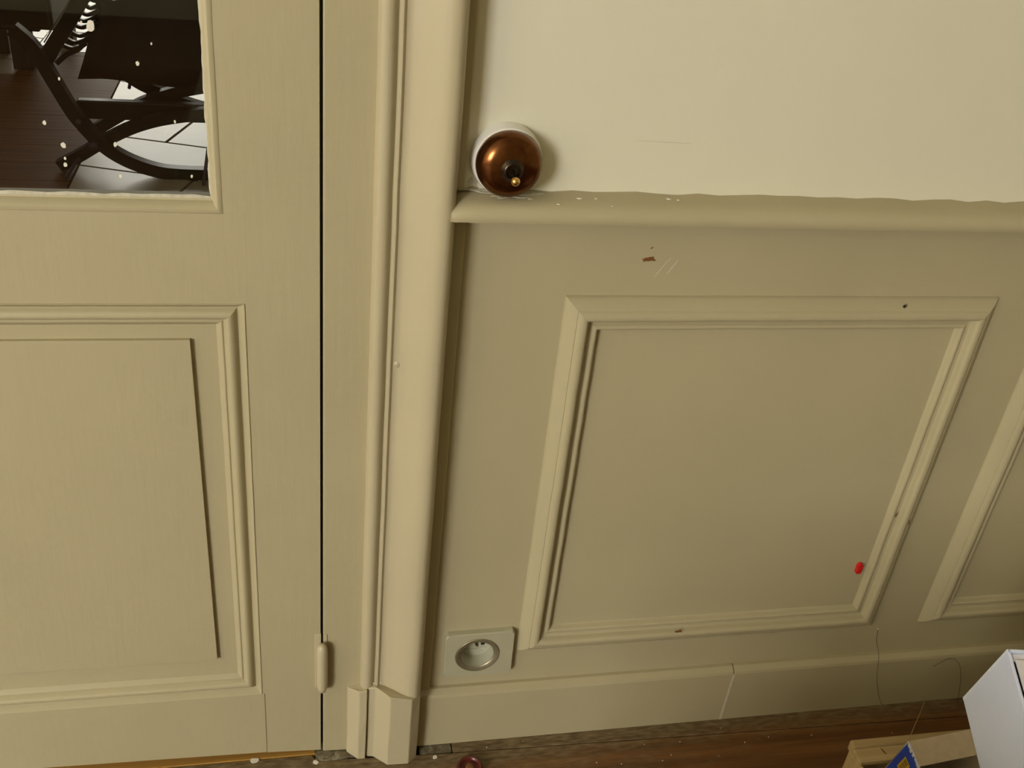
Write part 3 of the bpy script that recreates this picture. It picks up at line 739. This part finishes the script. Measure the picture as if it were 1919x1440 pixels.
lb = obox('yellow_label', lab0, k3 * .0003, k2 * .0110, k1 * .0300, 'yellow', end_)
for i, (a, h) in enumerate([(.0020, .0068), (.0050, .0060), (.0072, .0068), (.0108, .0068), (.0132, .0052), (.0165, .0068), (.0196, .0068), (.0222, .0060), (.0255, .0068)]):
    obox('print_stroke', lab0 + k1 * a + k2 * .0020 - k3 * .0002, k3 * .0002, k2 * h, k1 * .0011, 'ink', end_)
# white carton tipped on top
L = Vector((.5548, -.1750, .2072)); H = .1257; L = L - U1 * .0006; A = L - U1 * H; WL, WW = .334, .21
wc = tag(empty('white_carton', A), 'white cardboard carton tipped forward on top of the crate and brown box', 'carton')
wall_ = obox('left_side', Z0, U3 * .0032, U2 * WL, U1 * H, 'white_card', wc, .0007)
obox('back_side', Z0 + U3 * .0034, U3 * (WW - .0068), U2 * .0032, U1 * H, 'white_card', wc, .0007)
obox('front_side', Z0 + U3 * .0034 + U2 * (WL - .0032), U3 * (WW - .0068), U2 * .0032, U1 * H, 'white_card', wc, .0007)
obox('right_side', Z0 + U3 * (WW - .0032), U3 * .0032, U2 * WL, U1 * H, 'white_card', wc, .0007)
obox('carton_bottom', Z0 + U1 * (H - .003) + U3 * .0034 + U2 * .0034, U3 * (WW - .0068), U2 * (WL - .0068), U1 * .003, 'white_card', wc)
obox('inner_flap', Z0 + U1 * .0040 + U3 * .0036 + U2 * .0036, U3 * (WW - .0072), U2 * .0080, U1 * .0016, 'white_card_top', wc)
obox('top_flap', Z0 + U1 * .0016 + U3 * .0064 + U2 * .0105, U3 * (WW - .0130), U2 * (WL - .0160), U1 * .0020, 'white_card_top', wc, .0005)
obox('edge_strip', Z0 - U3 * .0002 + U2 * .0002 , U3 * .0030, U2 * .0034, U1 * H, 'card_edge', wc, .0005)
tag(tube('straw', [(.6725, -.0135, .0008), (.6080, -.0780, .0600), (.5400, -.1450, .1240), (.4790, -.2058, .1838)], .00045, 'straw'),
    'thin dry straw leaning from the blue box corner to the skirting', 'straw')

# big closed carton added out of view to shade the lower right wall
mc = tag(empty('shade_carton', (-.34, -1.25, 0)), 'large brown carton added out of view to shade the lower right of the wall', 'carton')
box('carton_body', (0, 0, .0004), (.62, .55, .465), 'kraft', mc, .003)
box('lid_flap', (.001, .001, .4654), (.3085, .549, .469), 'kraft', mc); box('lid_flap', (.3115, .001, .4654), (.619, .549, .469), 'kraft', mc)

# ------------------------------------------------------------------ furniture beyond the glass
ch = tag(empty('folding_chair', (-.55, 1.95, 0)), 'low black folding chair with curved crossed legs, seen through the door glass', 'chair')
def C3(pts, y): return [Vector((x, y, z)) - ch.location for x, z in pts]
# front pair of crossed legs
strap('leg', C3([(-.830, .372), (-.789, .329), (-.753, .252), (-.723, .186), (-.702, .149), (-.656, .090), (-.602, .050), (-.531, .022), (-.458, .013), (-.30, .013)], 1.90), .033, .030, 'chair_wood', ch)
strap('leg', C3([(-.773, .012), (-.720, .042), (-.662, .079), (-.598, .115), (-.536, .140), (-.467, .157), (-.371, .171), (-.25, .18)], 1.935), .030, .030, 'chair_wood', ch)
# rear pair
strap('leg', C3([(-.700, .077), (-.666, .099), (-.622, .127), (-.568, .159), (-.514, .183), (-.458, .201), (-.374, .219), (-.28, .228)], 2.02), .030, .030, 'chair_wood', ch)
strap('leg', C3([(-.64, .262), (-.608, .236), (-.564, .206), (-.517, .185), (-.463, .161), (-.401, .143), (-.352, .135), (-.25, .13)], 2.055), .030, .030, 'chair_wood', ch)
box('stretcher', tuple(Vector((-.716, 1.955, .134)) - ch.location), tuple(Vector((-.20, 1.985, .183)) - ch.location), 'chair_wood', ch, .004)
lathe('pivot', [(.011, -.016), (.011, .030), (.006, .034), (0, .035)], tuple(Vector((-.672, 1.905, .088)) - ch.location), 'rod', ch, 16, cap=False)
lathe('pivot', [(.008, -.010), (.008, .022), (.005, .025), (0, .026)], tuple(Vector((-.702, 1.90, .149)) - ch.location), 'rod', ch, 16, cap=False)
def sheet(name, rows, m, parent, th):
    v = []; f = []; n = len(rows[0])
    for r in rows: v += [Vector(p) - parent.location for p in r]
    for i in range(len(rows) - 1):
        for k in range(n - 1): f.append((i * n + k, i * n + k + 1, (i + 1) * n + k + 1, (i + 1) * n + k))
    o = mesh(name, v, f, m, parent, 60); md = o.modifiers.new('thickness', 'SOLIDIFY'); md.thickness = th; return o
# sagging dark leather seat and the dark cover hanging over the chair side
rows = []
for i in range(7):
    t = i / 6; yy = 2.00 + .40 * t
    rows.append([(-.668 + .085 * u, yy, .250 + .03 * t + .010 * math.sin(u * 1.3 + 1)) for u in range(8)])
sheet('seat', rows, 'leather', ch, .03)
rows = []
for i in range(9):
    t = i / 8
    rows.append([((-.712 + .05 * min(1, t * 2.2) + .02 * t) * (1 - u / 9) + (-.10) * u / 9, 2.0 + .012 * math.sin(u * 2.1 + t * 3) + .10 * t, .226 + .004 * u / 9 + .34 * t) for u in range(10)])
sheet('hanging_cover', rows, 'leather', ch, .02)
strap('arm_post', C3([(-.770, .290), (-.741, .335), (-.704, .388), (-.676, .432), (-.640, .49), (-.60, .56)], 1.92), .036, .03, 'chair_wood', ch)
tube('seam_edge', C3([(-.762, .341), (-.726, .394), (-.692, .443), (-.640, .53)], 1.90), .0016, 'seam', ch, 6, 3)
strap('side_rail', C3([(-.752, .275), (-.723, .300), (-.690, .318), (-.656, .362), (-.638, .409), (-.630, .46), (-.62, .53)], 1.965), .012, .02, 'chair_wood', ch)
SL = [[(-.735, .329), (-.710, .319), (-.689, .322), (-.672, .332)], [(-.727, .348), (-.702, .334), (-.680, .338), (-.658, .354)], [(-.720, .369), (-.691, .352), (-.672, .354), (-.648, .370)],
      [(-.712, .387), (-.685, .373), (-.668, .374), (-.642, .387)], [(-.704, .405), (-.681, .390), (-.662, .389), (-.638, .403)], [(-.695, .423), (-.672, .407), (-.657, .404), (-.634, .416)],
      [(-.685, .441), (-.664, .426), (-.650, .420), (-.630, .430)], [(-.672, .458), (-.654, .445), (-.640, .438), (-.622, .446)]]
for p in SL:           # curved dark slats of the chair side with daylight between them
    strap('slat', C3(p, 1.945), .0085, .012, 'chair_wood', ch, 5)
for a, b in (((-.598, 2.30, .26), (-.612, 2.16, .16)), ((-.690, 1.99, .075), (-.748, 1.86, .005)), ((-.385, 1.92, .10), (-.400, 1.84, .004))):
    tube('thin_rod', [Vector(a) - ch.location, (Vector(a) + Vector(b)) / 2 - ch.location, Vector(b) - ch.location], .0045, 'rod', ch, 8, 2)

sb = tag(empty('sideboard', (-1.35, 3.05, 0)), 'dark low sideboard on short block feet behind the chair, seen through the door glass', 'sideboard')
def sbx(n, a, b, m='dark_furniture', bev=.004): return box(n, tuple(Vector(a) - sb.location), tuple(Vector(b) - sb.location), m, sb, bev)
sbx('cabinet_body', (-1.95, 2.86, .135), (-.935, 3.28, .80))
sbx('plinth_rail', (-1.95, 2.90, .118), (-.99, 2.93, .134))
for x in (-1.075, -1.125 - .06): pass
sbx('foot', (-1.080, 2.86, 0), (-1.018, 2.93, .134)); sbx('foot', (-1.19, 3.05, 0), (-1.13, 3.12, .134)); sbx('foot', (-1.93, 2.86, 0), (-1.87, 2.93, .134))
sbx('foot', (-1.00, 3.20, 0), (-.945, 3.27, .134))
for x0, x1 in ((-1.94, -1.445), (-1.435, -.945)): sbx('cabinet_door', (x0, 2.848, .15), (x1, 2.859, .78))
sbx('worktop', (-1.98, 2.84, .8004), (-.91, 3.30, .83))
